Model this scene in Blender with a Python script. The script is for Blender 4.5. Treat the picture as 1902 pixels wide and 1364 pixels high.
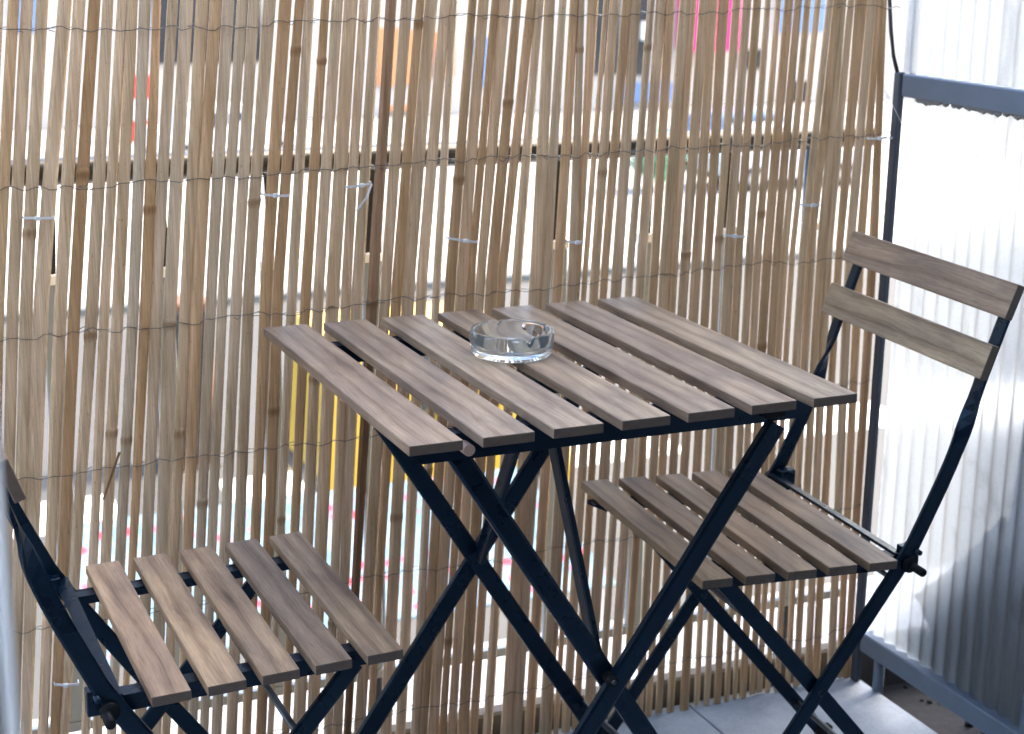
import bpy, bmesh, math, random
from mathutils import Vector, Matrix
for o in list(bpy.data.objects): bpy.data.objects.remove(o)
S = bpy.context.scene
C = S.collection
R = math.radians
rnd = random.Random(7)

# ------------------------------------------------------------------ camera
PW, PH, FPX = 1902.0, 1364.0, 3070.0
CAM = Vector((-0.8372, -1.7825, 1.2189))
YAW, PITCH, ROLL = 0.4210, 0.2628, 0.0148
_f = Vector((math.sin(YAW)*math.cos(PITCH), math.cos(YAW)*math.cos(PITCH), -math.sin(PITCH)))
_r0 = Vector((math.cos(YAW), -math.sin(YAW), 0)); _u0 = _r0.cross(_f)
_r = math.cos(ROLL)*_r0 + math.sin(ROLL)*_u0
_u = -math.sin(ROLL)*_r0 + math.cos(ROLL)*_u0
cd = bpy.data.cameras.new('camera'); cam = bpy.data.objects.new('camera', cd); C.objects.link(cam)
cam.matrix_world = Matrix(((_r.x,_u.x,-_f.x,CAM.x),(_r.y,_u.y,-_f.y,CAM.y),(_r.z,_u.z,-_f.z,CAM.z),(0,0,0,1)))
cd.sensor_width = 36; cd.lens = FPX/PW*36; cd.clip_start = .02; cd.clip_end = 600
cd.dof.use_dof = True; cd.dof.focus_distance = 1.83; cd.dof.aperture_fstop = 9.0
S.camera = cam
# ------------------------------------------------------------------ light
SUN = Vector((0.80, 0.03, 0.60)).normalized()           # direction to the sun
w = bpy.data.worlds.new('World'); S.world = w; w.use_nodes = True
nt = w.node_tree
sky = nt.nodes.new('ShaderNodeTexSky'); sky.sky_type = 'NISHITA'; sky.sun_disc = False
sky.sun_elevation = math.asin(SUN.z); sky.sun_rotation = math.atan2(SUN.x, SUN.y)
sky.air_density = 1.0; sky.dust_density = 4.0; sky.ozone_density = .6
nt.links.new(sky.outputs[0], nt.nodes['Background'].inputs[0])
nt.nodes['Background'].inputs[1].default_value = 0.15
sl = bpy.data.lights.new('sun', 'SUN'); so = bpy.data.objects.new('sun', sl); C.objects.link(so)
sl.energy = 2.0; sl.angle = R(.5); sl.color = (1, .95, .87)
so.rotation_euler = SUN.to_track_quat('Z', 'Y').to_euler(); so.location = (6, 2, 8)
S.view_settings.view_transform = 'Standard'; S.view_settings.look = 'None'
S.view_settings.gamma = 1; S.view_settings.use_curve_mapping = False
S.view_settings.exposure = 3.12
S.render.engine = 'CYCLES'
S.cycles.max_bounces = 12; S.cycles.transmission_bounces = 12; S.cycles.transparent_max_bounces = 12
S.cycles.caustics_reflective = False; S.cycles.caustics_refractive = True

def ray(px, py):
    return _f + _r*((px-PW/2)/FPX) + _u*((PH/2-py)/FPX)
def on(px, py, ax, v):
    d = ray(px, py); return CAM + d*((v-CAM[ax])/d[ax])

# ------------------------------------------------------------------ materials
def mat(name):
    m = bpy.data.materials.new(name); m.use_nodes = True
    n = m.node_tree.nodes; l = m.node_tree.links
    return m, n, l, n['Principled BSDF']
def lin(r, g, b):
    f = lambda c: (c/255/12.92) if c/255 <= .04045 else ((c/255+.055)/1.055)**2.4
    return (f(r), f(g), f(b), 1)
def noise(n, l, vec, scale, detail=4, rough=.55, dist=0):
    t = n.new('ShaderNodeTexNoise'); t.inputs['Scale'].default_value = scale
    t.inputs['Detail'].default_value = detail; t.inputs['Roughness'].default_value = rough
    t.inputs['Distortion'].default_value = dist
    if vec: l.new(vec, t.inputs['Vector'])
    return t
def ramp(n, l, fac, stops):
    r = n.new('ShaderNodeValToRGB'); e = r.color_ramp.elements
    e[0].position, e[0].color = stops[0]; e[1].position, e[1].color = stops[-1]
    for p, c in stops[1:-1]:
        x = e.new(p); x.color = c
    l.new(fac, r.inputs[0]); return r
def mix(n, l, fac, a, b, mode='MIX'):
    x = n.new('ShaderNodeMix'); x.data_type = 'RGBA'; x.blend_type = mode
    for sock, v in ((0, fac), (6, a), (7, b)):
        if hasattr(v, 'type') and hasattr(v, 'links'): l.new(v, x.inputs[sock])
        elif sock == 0: x.inputs[0].default_value = v
        else: x.inputs[sock].default_value = v
    return x.outputs[2]
def bump(n, l, bs, h, strength, dist=.001):
    b = n.new('ShaderNodeBump'); b.inputs['Strength'].default_value = strength; b.inputs['Distance'].default_value = dist
    l.new(h, b.inputs['Height']); l.new(b.outputs[0], bs.inputs['Normal'])
def simple(name, col, rough=.6, metal=0, var=.12, scale=6, bstr=0):
    m, n, l, b = mat(name)
    tc = n.new('ShaderNodeTexCoord')
    t = noise(n, l, tc.outputs['Object'], scale, 6)
    c = mix(n, l, t.outputs[0], tuple(x*(1-var) for x in col[:3])+(1,), tuple(min(1,x*(1+var)) for x in col[:3])+(1,))
    l.new(c, b.inputs['Base Color']); b.inputs['Roughness'].default_value = rough; b.inputs['Metallic'].default_value = metal
    if bstr: bump(n, l, b, t.outputs[0], bstr, .002)
    return m
def mapping(n, l, out, scale=(1,1,1), off=None):
    mp = n.new('ShaderNodeMapping'); mp.inputs['Scale'].default_value = scale
    l.new(out, mp.inputs['Vector'])
    if off: l.new(off, mp.inputs['Location'])
    return mp.outputs[0]
def wood_mat():
    # weathered stained acacia; the grain runs along the piece's own Y axis, each piece has its own cut
    m, n, l, b = mat('oiled_wood')
    tc = n.new('ShaderNodeTexCoord'); oi = n.new('ShaderNodeObjectInfo')
    vm = n.new('ShaderNodeVectorMath'); vm.operation = 'SCALE'; vm.inputs[0].default_value = (13.7, 31.1, 7.3)
    l.new(oi.outputs['Random'], vm.inputs['Scale'])
    ad = n.new('ShaderNodeVectorMath'); ad.operation = 'ADD'; l.new(tc.outputs['Object'], ad.inputs[0]); l.new(vm.outputs[0], ad.inputs[1])
    base = ad.outputs[0]
    warp = noise(n, l, mapping(n, l, base, (11, 2.2, 11)), 1, 3, .5)
    w2 = n.new('ShaderNodeVectorMath'); w2.operation = 'MULTIPLY_ADD'
    l.new(warp.outputs['Color'], w2.inputs[0]); w2.inputs[1].default_value = (.040, .0, .040); l.new(base, w2.inputs[2])
    rings = n.new('ShaderNodeTexWave'); rings.wave_type = 'BANDS'; rings.bands_direction = 'X'
    rings.inputs['Scale'].default_value = 13; rings.inputs['Distortion'].default_value = 1.1; rings.inputs['Detail'].default_value = 1; rings.inputs['Detail Scale'].default_value = .6
    l.new(mapping(n, l, w2.outputs[0], (1, .05, 1)), rings.inputs['Vector'])
    fib = noise(n, l, mapping(n, l, w2.outputs[0], (420, 9, 420)), 1, 3, .6)
    pore = noise(n, l, mapping(n, l, base, (900, 40, 900)), 1, 2, .5)
    blot = noise(n, l, mapping(n, l, base, (22, 6, 22)), 1, 4, .6, .4)
    col = ramp(n, l, rings.outputs['Fac'], [(0, lin(118, 102, 88)), (.3, lin(152, 136, 119)), (1, lin(168, 153, 136))]).outputs[0]
    col = mix(n, l, .45, col, ramp(n, l, fib.outputs[0], [(.3, lin(116, 100, 86)), (.7, lin(186, 170, 150))]).outputs[0])
    bl = ramp(n, l, blot.outputs[0], [(.36, (.70,.69,.72,1)), (.64, (1.12,1.09,1.03,1))]).outputs[0]
    col = mix(n, l, 1, col, bl, 'MULTIPLY')
    pr = ramp(n, l, pore.outputs[0], [(.30, (.62,.6,.6,1)), (.42, (1,1,1,1))]).outputs[0]
    col = mix(n, l, .6, col, pr, 'MULTIPLY')
    # a few knots
    vo = n.new('ShaderNodeTexVoronoi'); vo.inputs['Scale'].default_value = 1; vo.inputs['Randomness'].default_value = 1
    l.new(mapping(n, l, w2.outputs[0], (15, 3.0, 0)), vo.inputs['Vector'])
    kn = ramp(n, l, vo.outputs['Distance'], [(.055, (.24,.19,.18,1)), (.12, (.62,.58,.58,1)), (.32, (1,1,1,1))]).outputs[0]
    col = mix(n, l, .85, col, kn, 'MULTIPLY')
    # piece to piece tint held in the object colour
    col = mix(n, l, 1, col, (1.03, .975, .90, 1), 'MULTIPLY')
    col = mix(n, l, 1, col, oi.outputs['Color'], 'MULTIPLY')
    l.new(col, b.inputs['Base Color'])
    b.inputs['Roughness'].default_value = .5; b.inputs['Specular IOR Level'].default_value = .42
    hh = mix(n, l, .5, fib.outputs[0], pore.outputs[0])
    bump(n, l, b, hh, .35, .0006)
    return m
def bamboo_mat():
    m, n, l, b = mat('split_bamboo')
    tc = n.new('ShaderNodeTexCoord'); oi = n.new('ShaderNodeObjectInfo')
    vm = n.new('ShaderNodeVectorMath'); vm.operation = 'SCALE'; vm.inputs[0].default_value = (3.7, 1.1, 17.3)
    l.new(oi.outputs['Random'], vm.inputs['Scale'])
    ad = n.new('ShaderNodeVectorMath'); ad.operation = 'ADD'; l.new(tc.outputs['Object'], ad.inputs[0]); l.new(vm.outputs[0], ad.inputs[1])
    fib = noise(n, l, mapping(n, l, ad.outputs[0], (650, 650, 5)), 1, 3, .6)
    blo = noise(n, l, mapping(n, l, ad.outputs[0], (60, 60, 7)), 1, 4, .6)
    spk = noise(n, l, mapping(n, l, ad.outputs[0], (420, 420, 160)), 1, 2, .5)
    at = n.new('ShaderNodeAttribute'); at.attribute_name = 'mark'
    c = mix(n, l, 1, oi.outputs['Color'], ramp(n, l, fib.outputs[0], [(.28, (.68,.66,.62,1)), (.7, (1.14,1.12,1.1,1))]).outputs[0], 'MULTIPLY')
    c = mix(n, l, 1, c, ramp(n, l, blo.outputs[0], [(.33, (.80,.75,.68,1)), (.64, (1.08,1.08,1.1,1))]).outputs[0], 'MULTIPLY')
    c = mix(n, l, .7, c, ramp(n, l, spk.outputs[0], [(.24, (.45,.38,.3,1)), (.33, (1,1,1,1))]).outputs[0], 'MULTIPLY')
    dk = mix(n, l, 1, c, (.55, .44, .34, 1), 'MULTIPLY')
    c = mix(n, l, at.outputs['Fac'], c, dk)
    l.new(c, b.inputs['Base Color']); b.inputs['Roughness'].default_value = .52; b.inputs['Specular IOR Level'].default_value = .3
    bump(n, l, b, fib.outputs[0], .4, .0008)
    tr = n.new('ShaderNodeBsdfTranslucent')
    tcol = mix(n, l, 1, c, (1.25, .86, .5, 1), 'MULTIPLY'); l.new(tcol, tr.inputs[0])
    ms = n.new('ShaderNodeMixShader'); ms.inputs[0].default_value = .15
    l.new(b.outputs[0], ms.inputs[1]); l.new(tr.outputs[0], ms.inputs[2]); l.new(ms.outputs[0], n['Material Output'].inputs[0])
    return m
def steel_mat():
    m, n, l, b = mat('powder_coated_steel')
    tc = n.new('ShaderNodeTexCoord')
    t = noise(n, l, tc.outputs['Object'], 900, 2); s = noise(n, l, tc.outputs['Object'], 30, 4)
    c = mix(n, l, s.outputs[0], (.0012, .0065, .016, 1), (.0028, .012, .027, 1))
    l.new(c, b.inputs['Base Color'])
    rr = ramp(n, l, s.outputs[0], [(.35, (.24,)*3+(1,)), (.65, (.40,)*3+(1,))]); l.new(rr.outputs[0], b.inputs['Roughness'])
    b.inputs['Specular IOR Level'].default_value = .42; b.inputs['Specular Tint'].default_value = (.55, .78, 1, 1)
    bump(n, l, b, t.outputs[0], .12, .0003)
    return m
def glass_mat(name='clear_glass', col=(.93,.985,.99,1), rough=0):
    m, n, l, b = mat(name)
    b.inputs['Base Color'].default_value = col; b.inputs['Transmission Weight'].default_value = 1
    b.inputs['Roughness'].default_value = rough; b.inputs['IOR'].default_value = 1.5
    # pressed soda glass: pale blue translucency brightens it in place of refracted sky light
    tr = n.new('ShaderNodeBsdfTranslucent'); tr.inputs[0].default_value = (.80, .93, 1, 1)
    ms = n.new('ShaderNodeMixShader'); ms.inputs[0].default_value = .035
    l.new(b.outputs[0], ms.inputs[1]); l.new(tr.outputs[0], ms.inputs[2]); l.new(ms.outputs[0], n['Material Output'].inputs[0])
    return m
def panel_mat():
    # milky corrugated plastic: scatters most light, lets a blurred outline of what stands close behind through
    m, n, l, b = mat('milky_corrugated_plastic')
    tc = n.new('ShaderNodeTexCoord')
    d = noise(n, l, mapping(n, l, tc.outputs['Object'], (9, 9, 5)), 1, 5, .65, .6)
    f = noise(n, l, tc.outputs['Object'], 260, 3)
    dirt = ramp(n, l, d.outputs[0], [(.30, (.66,.66,.66,1)), (.46, (.93,.95,.96,1)), (.7, (.97,.985,1,1))]).outputs[0]
    dirt = mix(n, l, .35, dirt, ramp(n, l, f.outputs[0], [(.3, (.8,.82,.84,1)), (.6, (1,1,1,1))]).outputs[0], 'MULTIPLY')
    dif = n.new('ShaderNodeBsdfDiffuse'); l.new(mix(n, l, 1, dirt, (.42,.44,.45,1), 'MULTIPLY'), dif.inputs[0])
    tr = n.new('ShaderNodeBsdfTranslucent'); l.new(mix(n, l, 1, dirt, (.58,.615,.64,1), 'MULTIPLY'), tr.inputs[0])
    rf = n.new('ShaderNodeBsdfRefraction'); rf.inputs['IOR'].default_value = 1.03; rf.inputs['Roughness'].default_value = .6
    l.new(dirt, rf.inputs[0])
    gl = n.new('ShaderNodeBsdfGlossy'); gl.inputs['Roughness'].default_value = .22
    a = n.new('ShaderNodeMixShader'); a.inputs[0].default_value = .68; l.new(dif.outputs[0], a.inputs[1]); l.new(tr.outputs[0], a.inputs[2])
    c = n.new('ShaderNodeMixShader'); c.inputs[0].default_value = .27; l.new(a.outputs[0], c.inputs[1]); l.new(rf.outputs[0], c.inputs[2])
    e = n.new('ShaderNodeMixShader'); e.inputs[0].default_value = .05; l.new(c.outputs[0], e.inputs[1]); l.new(gl.outputs[0], e.inputs[2])
    l.new(e.outputs[0], n['Material Output'].inputs[0])
    return m
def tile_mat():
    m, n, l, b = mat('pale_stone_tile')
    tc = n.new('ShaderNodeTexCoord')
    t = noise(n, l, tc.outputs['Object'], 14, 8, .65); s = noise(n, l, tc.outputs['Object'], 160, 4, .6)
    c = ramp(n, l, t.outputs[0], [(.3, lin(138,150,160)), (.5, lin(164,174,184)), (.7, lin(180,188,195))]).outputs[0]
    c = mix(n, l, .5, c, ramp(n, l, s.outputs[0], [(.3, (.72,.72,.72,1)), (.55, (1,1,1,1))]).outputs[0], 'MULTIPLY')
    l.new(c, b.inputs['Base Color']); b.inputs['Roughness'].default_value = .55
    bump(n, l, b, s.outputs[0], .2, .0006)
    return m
def flower_cloth_mat():
    m, n, l, b = mat('flower_print_cloth')
    tc = n.new('ShaderNodeTexCoord'); vo = n.new('ShaderNodeTexVoronoi'); vo.inputs['Scale'].default_value = 5.5; vo.inputs['Randomness'].default_value = .5
    l.new(tc.outputs['Object'], vo.inputs['Vector'])
    c = ramp(n, l, vo.outputs['Distance'], [(.19, lin(140,22,44)), (.27, lin(112,60,80)), (.33, lin(60,92,110)), (.6, lin(84,104,116))])
    l.new(c.outputs[0], b.inputs['Base Color']); b.inputs['Roughness'].default_value = .85
    return m

def sheer_mat():
    m, n, l, b = mat('sheer_curtain_cloth')
    tc = n.new('ShaderNodeTexCoord'); t = noise(n, l, tc.outputs['Object'], 700, 2)
    c = mix(n, l, t.outputs[0], (.86,.90,.94,1), (.93,.96,.98,1))
    d = n.new('ShaderNodeBsdfDiffuse'); tr = n.new('ShaderNodeBsdfTranslucent'); l.new(c, d.inputs[0]); l.new(c, tr.inputs[0])
    ms = n.new('ShaderNodeMixShader'); ms.inputs[0].default_value = .65; l.new(d.outputs[0], ms.inputs[1]); l.new(tr.outputs[0], ms.inputs[2])
    l.new(ms.outputs[0], n['Material Output'].inputs[0]); return m
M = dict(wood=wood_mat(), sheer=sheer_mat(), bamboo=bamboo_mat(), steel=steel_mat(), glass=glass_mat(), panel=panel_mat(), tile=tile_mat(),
    cloth=flower_cloth_mat(),
    plastic=simple('black_plastic', (.006,.007,.009,1), .5, 0, .2, 40),
    peg=simple('beige_plastic', lin(205,176,158), .5, 0, .1, 60),
    bolt=simple('zinc_bolt', (.10,.11,.12,1), .35, .9, .2, 80),
    wire=simple('galvanised_wire', (.13,.135,.13,1), .45, .7, .3, 300),
    tie=simple('white_nylon', (.72,.74,.74,1), .4, 0, .05, 90),
    frame=simple('grey_blue_paint', lin(110,124,140), .5, .1, .16, 22, .15),
    framedark=simple('dark_grey_paint', lin(62,70,80), .5, .1, .2, 22, .15),
    rail=simple('dark_rail_paint', (.005,.007,.010,1), .3, 0, .25, 18),
    baluster=simple('grey_painted_iron', lin(132,142,152), .5, .1, .12, 25),
    cap=simple('white_cap', (.78,.79,.8,1), .5, 0, .05, 20),
    ledge=simple('white_render', (.56,.55,.53,1), .85, 0, .06, 9, .2),
    kerb=simple('damp_concrete', lin(88,84,80), .9, 0, .25, 30, .4),
    grout=simple('grout', lin(118,118,118), .95, 0, .2, 60, .4),
    dirt=simple('dark_gravel_dirt', (.035,.034,.034,1), .95, 0, .4, 60, .8),
    rust=simple('rusty_steel', lin(92,62,46), .9, .1, .35, 40, .5),
    wall=simple('house_render', (.48,.47,.45,1), .9, 0, .05, 12, .3),
    jamb=simple('white_lacquer', (.76,.79,.83,1), .35, 0, .04, 8),
    rubber=simple('black_seal', (.01,.01,.012,1), .6, 0, .1, 30),
    roomfloor=simple('room_parquet', lin(120,92,68), .5, 0, .2, 10),
    sealant=simple('grey_foam_sealant', lin(138,140,138), .9, 0, .3, 90, .6),
    cushion=simple('brown_grey_fabric', lin(58,50,46), .9, 0, .2, 60, .3),
    parasol=simple('slate_blue_canvas', lin(56,68,84), .9, 0, .15, 40, .2),
    asphalt=simple('asphalt', (.04,.04,.038,1), .9, 0, .2, 3),
    paving=simple('pale_paving', (.24,.235,.225,1), .9, 0, .08, 1.2),
    kerbst=simple('kerb_stone', (.10,.11,.11,1), .9, 0, .2, 2),
    white=simple('road_paint', (.75,.75,.73,1), .8, 0, .06, 4),
    yellow=simple('yellow_paint', (.52,.32,.03,1), .4, 0, .05, 3),
    black=simple('black_paint', (.02,.022,.026,1), .45, 0, .2, 5),
    darkglass=simple('dark_window_glass', (.016,.02,.026,1), .12, 0, .2, 2),
    tyre=simple('tyre_rubber', (.02,.02,.02,1), .8, 0, .2, 12),
    cream=simple('cream_facade', (.40,.375,.34,1), .9, 0, .06, .7),
    pink=simple('pink_awning_cloth', lin(200,44,110), .8, 0, .06, 2),
    peach=simple('peach_shutter', lin(196,128,84), .8, 0, .06, 2),
    red=simple('red_plastic', lin(180,56,46), .5, 0, .08, 3),
    bluep=simple('blue_panel', lin(96,124,168), .6, 0, .1, 2),
    teal=simple('green_leaf_fabric', lin(96,150,120), .8, 0, .1, 2),
    carwhite=simple('white_car_paint', (.5,.51,.52,1), .25, 0, .03, 2),
    carblue=simple('steel_blue_car_paint', lin(98,120,150), .25, .3, .05, 2),
    hub=simple('alloy_hub', (.4,.4,.41,1), .35, .9, .1, 10))

# ------------------------------------------------------------------ mesh helpers
def link(name, me, m, parent=None, smooth=False):
    o = bpy.data.objects.new(name, me); C.objects.link(o)
    if m and not me.materials: me.materials.append(m)
    if parent: o.parent = parent
    if smooth:
        for p in me.polygons: p.use_smooth = True
    return o
def empty(name, loc=(0,0,0), rz=0, label=None, cat=None, group=None):
    o = bpy.data.objects.new(name, None); C.objects.link(o); o.location = loc; o.rotation_euler = (0,0,rz)
    o.empty_display_size = .05
    if label: tag(o, label, cat, group)
    return o
def tag(o, label, cat, group=None):
    o['label'] = label; o['category'] = cat
    if group: o['group'] = group
    return o
def struct(o): o['kind'] = 'structure'; return o
def mesh(vs, fs):
    me = bpy.data.meshes.new('mesh'); me.from_pydata([tuple(v) for v in vs], [], fs); me.update(); return me
def fixn(me):
    bm = bmesh.new(); bm.from_mesh(me); bmesh.ops.recalc_face_normals(bm, faces=bm.faces); bm.to_mesh(me); bm.free(); return me
def boxm(x0, x1, y0, y1, z0, z1, bev=0, seg=1):
    bm = bmesh.new(); bmesh.ops.create_cube(bm, size=1)
    for v in bm.verts: v.co = Vector(((x0+x1)/2+v.co.x*(x1-x0), (y0+y1)/2+v.co.y*(y1-y0), (z0+z1)/2+v.co.z*(z1-z0)))
    if bev: bmesh.ops.bevel(bm, geom=list(bm.edges), offset=bev, segments=seg, affect='EDGES', profile=.6)
    me = bpy.data.meshes.new('mesh'); bm.to_mesh(me); bm.free(); return me
def sweep(pts, wd, th, normals=None, twist=None, caps=True, prof=None):
    """rectangular (or prof) section swept along pts; wd is measured along the side vector, th along the other"""
    vs, fs = [], []; n = len(pts)
    prof = prof or [(-.5,-.5),(.5,-.5),(.5,.5),(-.5,.5)]
    k = len(prof)
    for i, p in enumerate(pts):
        p = Vector(p)
        t = (Vector(pts[min(i+1,n-1)]) - Vector(pts[max(i-1,0)])).normalized()
        b = Vector(normals[i] if isinstance(normals, list) else normals).normalized()
        b = (b - t*b.dot(t)).normalized(); a = b.cross(t)
        if twist:
            c, s_ = math.cos(twist[i]), math.sin(twist[i]); a, b = a*c+b*s_, b*c-a*s_
        for u, v in prof: vs.append(p + a*(u*wd) + b*(v*th))
    for i in range(n-1):
        for j in range(k):
            fs.append((i*k+j, i*k+(j+1)%k, (i+1)*k+(j+1)%k, (i+1)*k+j))
    if caps: fs += [tuple(range(k))[::-1], tuple((n-1)*k+j for j in range(k))]
    return fixn(mesh(vs, fs))
CH = [(-.5,-.36),(-.36,-.5),(.36,-.5),(.5,-.36),(.5,.36),(.36,.5),(-.36,.5),(-.5,.36)]
def rodm(p, q, r, k=10):
    prof = [(math.cos(2*math.pi*i/k), math.sin(2*math.pi*i/k)) for i in range(k)]
    d = (Vector(q)-Vector(p)); nrm = Vector((0,0,1)) if abs(d.normalized().z) < .9 else Vector((1,0,0))
    return sweep([p, q], r, r, nrm, prof=prof)
def tube(pts, r, k=5):
    prof = [(math.cos(2*math.pi*i/k), math.sin(2*math.pi*i/k)) for i in range(k)]
    return sweep(pts, r, r, (.12,.2,1), prof=prof)
def join(mes):
    bm = bmesh.new()
    for m_ in mes: bm.from_mesh(m_)
    me = bpy.data.meshes.new('mesh'); bm.to_mesh(me); bm.free(); return me

# ================================================================== SETTING
# balcony floor: a bed of grout with single tiles on it
g = struct(link('balcony_floor', boxm(-2.2, .745, -1.0, .336, -.14, -.004), M['grout']))
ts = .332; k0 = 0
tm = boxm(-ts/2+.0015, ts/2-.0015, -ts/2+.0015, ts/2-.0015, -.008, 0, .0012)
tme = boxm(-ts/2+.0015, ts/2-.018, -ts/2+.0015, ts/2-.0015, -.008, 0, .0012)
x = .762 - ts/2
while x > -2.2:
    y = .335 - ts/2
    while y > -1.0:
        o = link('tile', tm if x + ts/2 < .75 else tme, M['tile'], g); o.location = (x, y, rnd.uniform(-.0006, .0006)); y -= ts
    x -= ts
struct(link('drain_channel', boxm(.747, 1.02, -1.0, .336, -.14, -.045), M['dirt']))
struct(link('neighbour_floor', boxm(1.022, 2.998, -.998, .336, -.14, -.006), M['ledge']))
struct(link('balcony_kerb', boxm(-2.2, 2.998, .3365, .366, -.14, .045, .004), M['kerb']))
struct(link('balcony_ledge', boxm(-3.2, 2.998, .3665, .68, -.16, -.001, .006), M['ledge']))
# gravel in the drain
bm = bmesh.new()
for i in range(110):
    s_ = rnd.uniform(.003, .009); mt = Matrix.Translation((rnd.uniform(.755,1.01), rnd.uniform(-.9,.32), -.045+s_*.4)) @ Matrix.Rotation(rnd.uniform(0,3),4,'Z') @ Matrix.Diagonal((s_, s_*rnd.uniform(.6,1), s_*.7, 1))
    bmesh.ops.create_icosphere(bm, subdivisions=1, radius=1, matrix=mt)
me = bpy.data.meshes.new('mesh'); bm.to_mesh(me); bm.free()
o = link('gravel', me, M['dirt']); o['kind'] = 'stuff'; tag(o, 'dark loose gravel in the channel under the divider', 'gravel')
# house: facade with the doorway the picture is taken through, and the room behind
FY = -1.0
h = empty('house_facade', (0, FY, -5), 0, 'pale rendered house wall with the open balcony doorway', 'house')
def hp(name, me, m): 
    o = link(name, me, m, h); o.matrix_parent_inverse = Matrix.Translation((0, -FY, 5)); return o
hp('wall', boxm(-9, -.80, FY-.24, FY-.0, -5, 2.9), M['wall'])
hp('wall', boxm(.62, 9, FY-.24, FY-.0, -5, 2.9), M['wall'])
hp('wall', boxm(-.80, .62, FY-.24, FY-.0, 2.15, 2.9), M['wall'])
hp('wall', boxm(-.80, .62, FY-.24, FY-.0, -5, -.145), M['wall'])
hp('door_jamb', boxm(-.7995, -.779, FY-.03, FY+.012, -.004, 2.149, .004), M['jamb'])
hp('door_jamb', boxm(.572, .6195, FY-.12, FY+.012, -.004, 2.149, .004), M['jamb'])
hp('seal', boxm(-.7993, -.7865, FY-.15, FY-.0305, -.004, 2.149, .002), M['rubber'])
hp('room_floor', boxm(-3, 3, -4.2, FY-.241, -.14, -.004), M['roomfloor'])
hp('threshold', boxm(-.7995, .6195, FY-.24, FY-.001, -.143, -.002), M['ledge'])
hp('room_wall', boxm(-3.1, -3.001, -4.2, FY-.241, -.139, 2.6), M['wall'])
hp('room_wall', boxm(3.001, 3.1, -4.2, FY-.241, -.139, 2.6), M['wall'])
hp('room_wall', boxm(-3.1, 3.1, -4.3, -4.201, -.139, 2.6), M['wall'])
hp('room_ceiling', boxm(-3.1, 3.1, -4.3, FY-.241, 2.601, 2.7), M['wall'])
hp('roof', boxm(-9, 9, -6, FY+.05, 2.901, 3.05, .01), M['kerb'])

cu = empty('door_curtain', (-.78, FY-.05, 2.14), 0, 'white sheer curtain drawn to the side of the balcony doorway', 'curtain')
bpy.context.view_layer.update()
vs, fs = [], []
for i in range(25):
    t_ = i/24; xx = -.798+.0405*t_; yy = FY-.05+.016*math.sin(t_*5*math.pi)
    vs += [(xx, yy, .012), (xx, yy, 2.10)]
for i in range(24): fs.append((2*i, 2*i+1, 2*i+3, 2*i+2))
o = link('curtain_cloth', mesh(vs, fs), M['sheer'], cu, True); o.matrix_parent_inverse = cu.matrix_world.inverted(); o.modifiers.new('thick','SOLIDIFY').thickness = .0008
o = link('curtain_rod', rodm((-.7985, FY-.05, 2.11), (.6185, FY-.05, 2.11), .008, 10), M['hub'], cu); o.matrix_parent_inverse = cu.matrix_world.inverted()
wg = empty('sun_block_wall', (3.3, 0, -5), 0, 'tall pale rendered wall added out of view to keep the sun off the balconies', 'house')  # unseen block added to keep direct sun off the divider and balcony
bpy.context.view_layer.update()
o = link('wall', boxm(3.0, 3.6, FY+.001, .80, -5, 4.6), M['wall'], wg); o.matrix_parent_inverse = wg.matrix_world.inverted()
o = link('sun_block_cap', boxm(2.95, 3.65, FY+.001, .85, 4.601, 4.68), M['kerb'], wg); o.matrix_parent_inverse = wg.matrix_world.inverted()
# ================================================================== BAMBOO SCREEN
SY = .315
# left edge / right edge of every cane in the photograph at three heights (pixel rows 190, 490, 970 or 1180)
A = [(-20,-2),(6.3,25),(32,52),(59,79.5),(94,118),(125.5,146),(154,173.5),(183,202),(209.5,226.5),(228.6,247),(254,272),(278.5,293),(303,320),(327,348),
 (356,375.5),(379,398),(404.7,423),(429.7,445.7),(452.4,470),(478,497),(508.4,528),(535.5,551),(557,572),(585,599),(607,624),(630,651.6),(658.6,673),
 (680,696),(707,724.4),(734.5,751.5),(759.4,773),(777.7,798),(804.5,821.6),(828,838.6),(857,870.4),(877,893.5),(900,910.5),(914,930.7),(937.7,952),
 (962,975.8),(981.5,994.7),(1004,1021),(1029.4,1042.6),(1051.5,1065.4),(1070.8,1081),(1086.6,1101),(1109.5,1116.5),(1122,1137),(1143.6,1157.5),(1161,1177.7),
 (1192,1203),(1209,1226),(1229,1242),(1250.5,1265.6),(1267,1282.6),(1288,1304),(1308.5,1324),(1327,1342.6),(1350.8,1363.4),(1369.7,1383.6),(1388.6,1401),
 (1409.5,1419.5),(1428.4,1438.5),(1444.4,1458),(1462.7,1474.7),(1481,1491.7),(1498.7,1508),(1517,1527),(1531.5,1544.7),(1545.4,1556.7),(1561,1573),
 (1577,1593),(1597.7,1611),(1616,1627),(1630.5,1642)]
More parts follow.
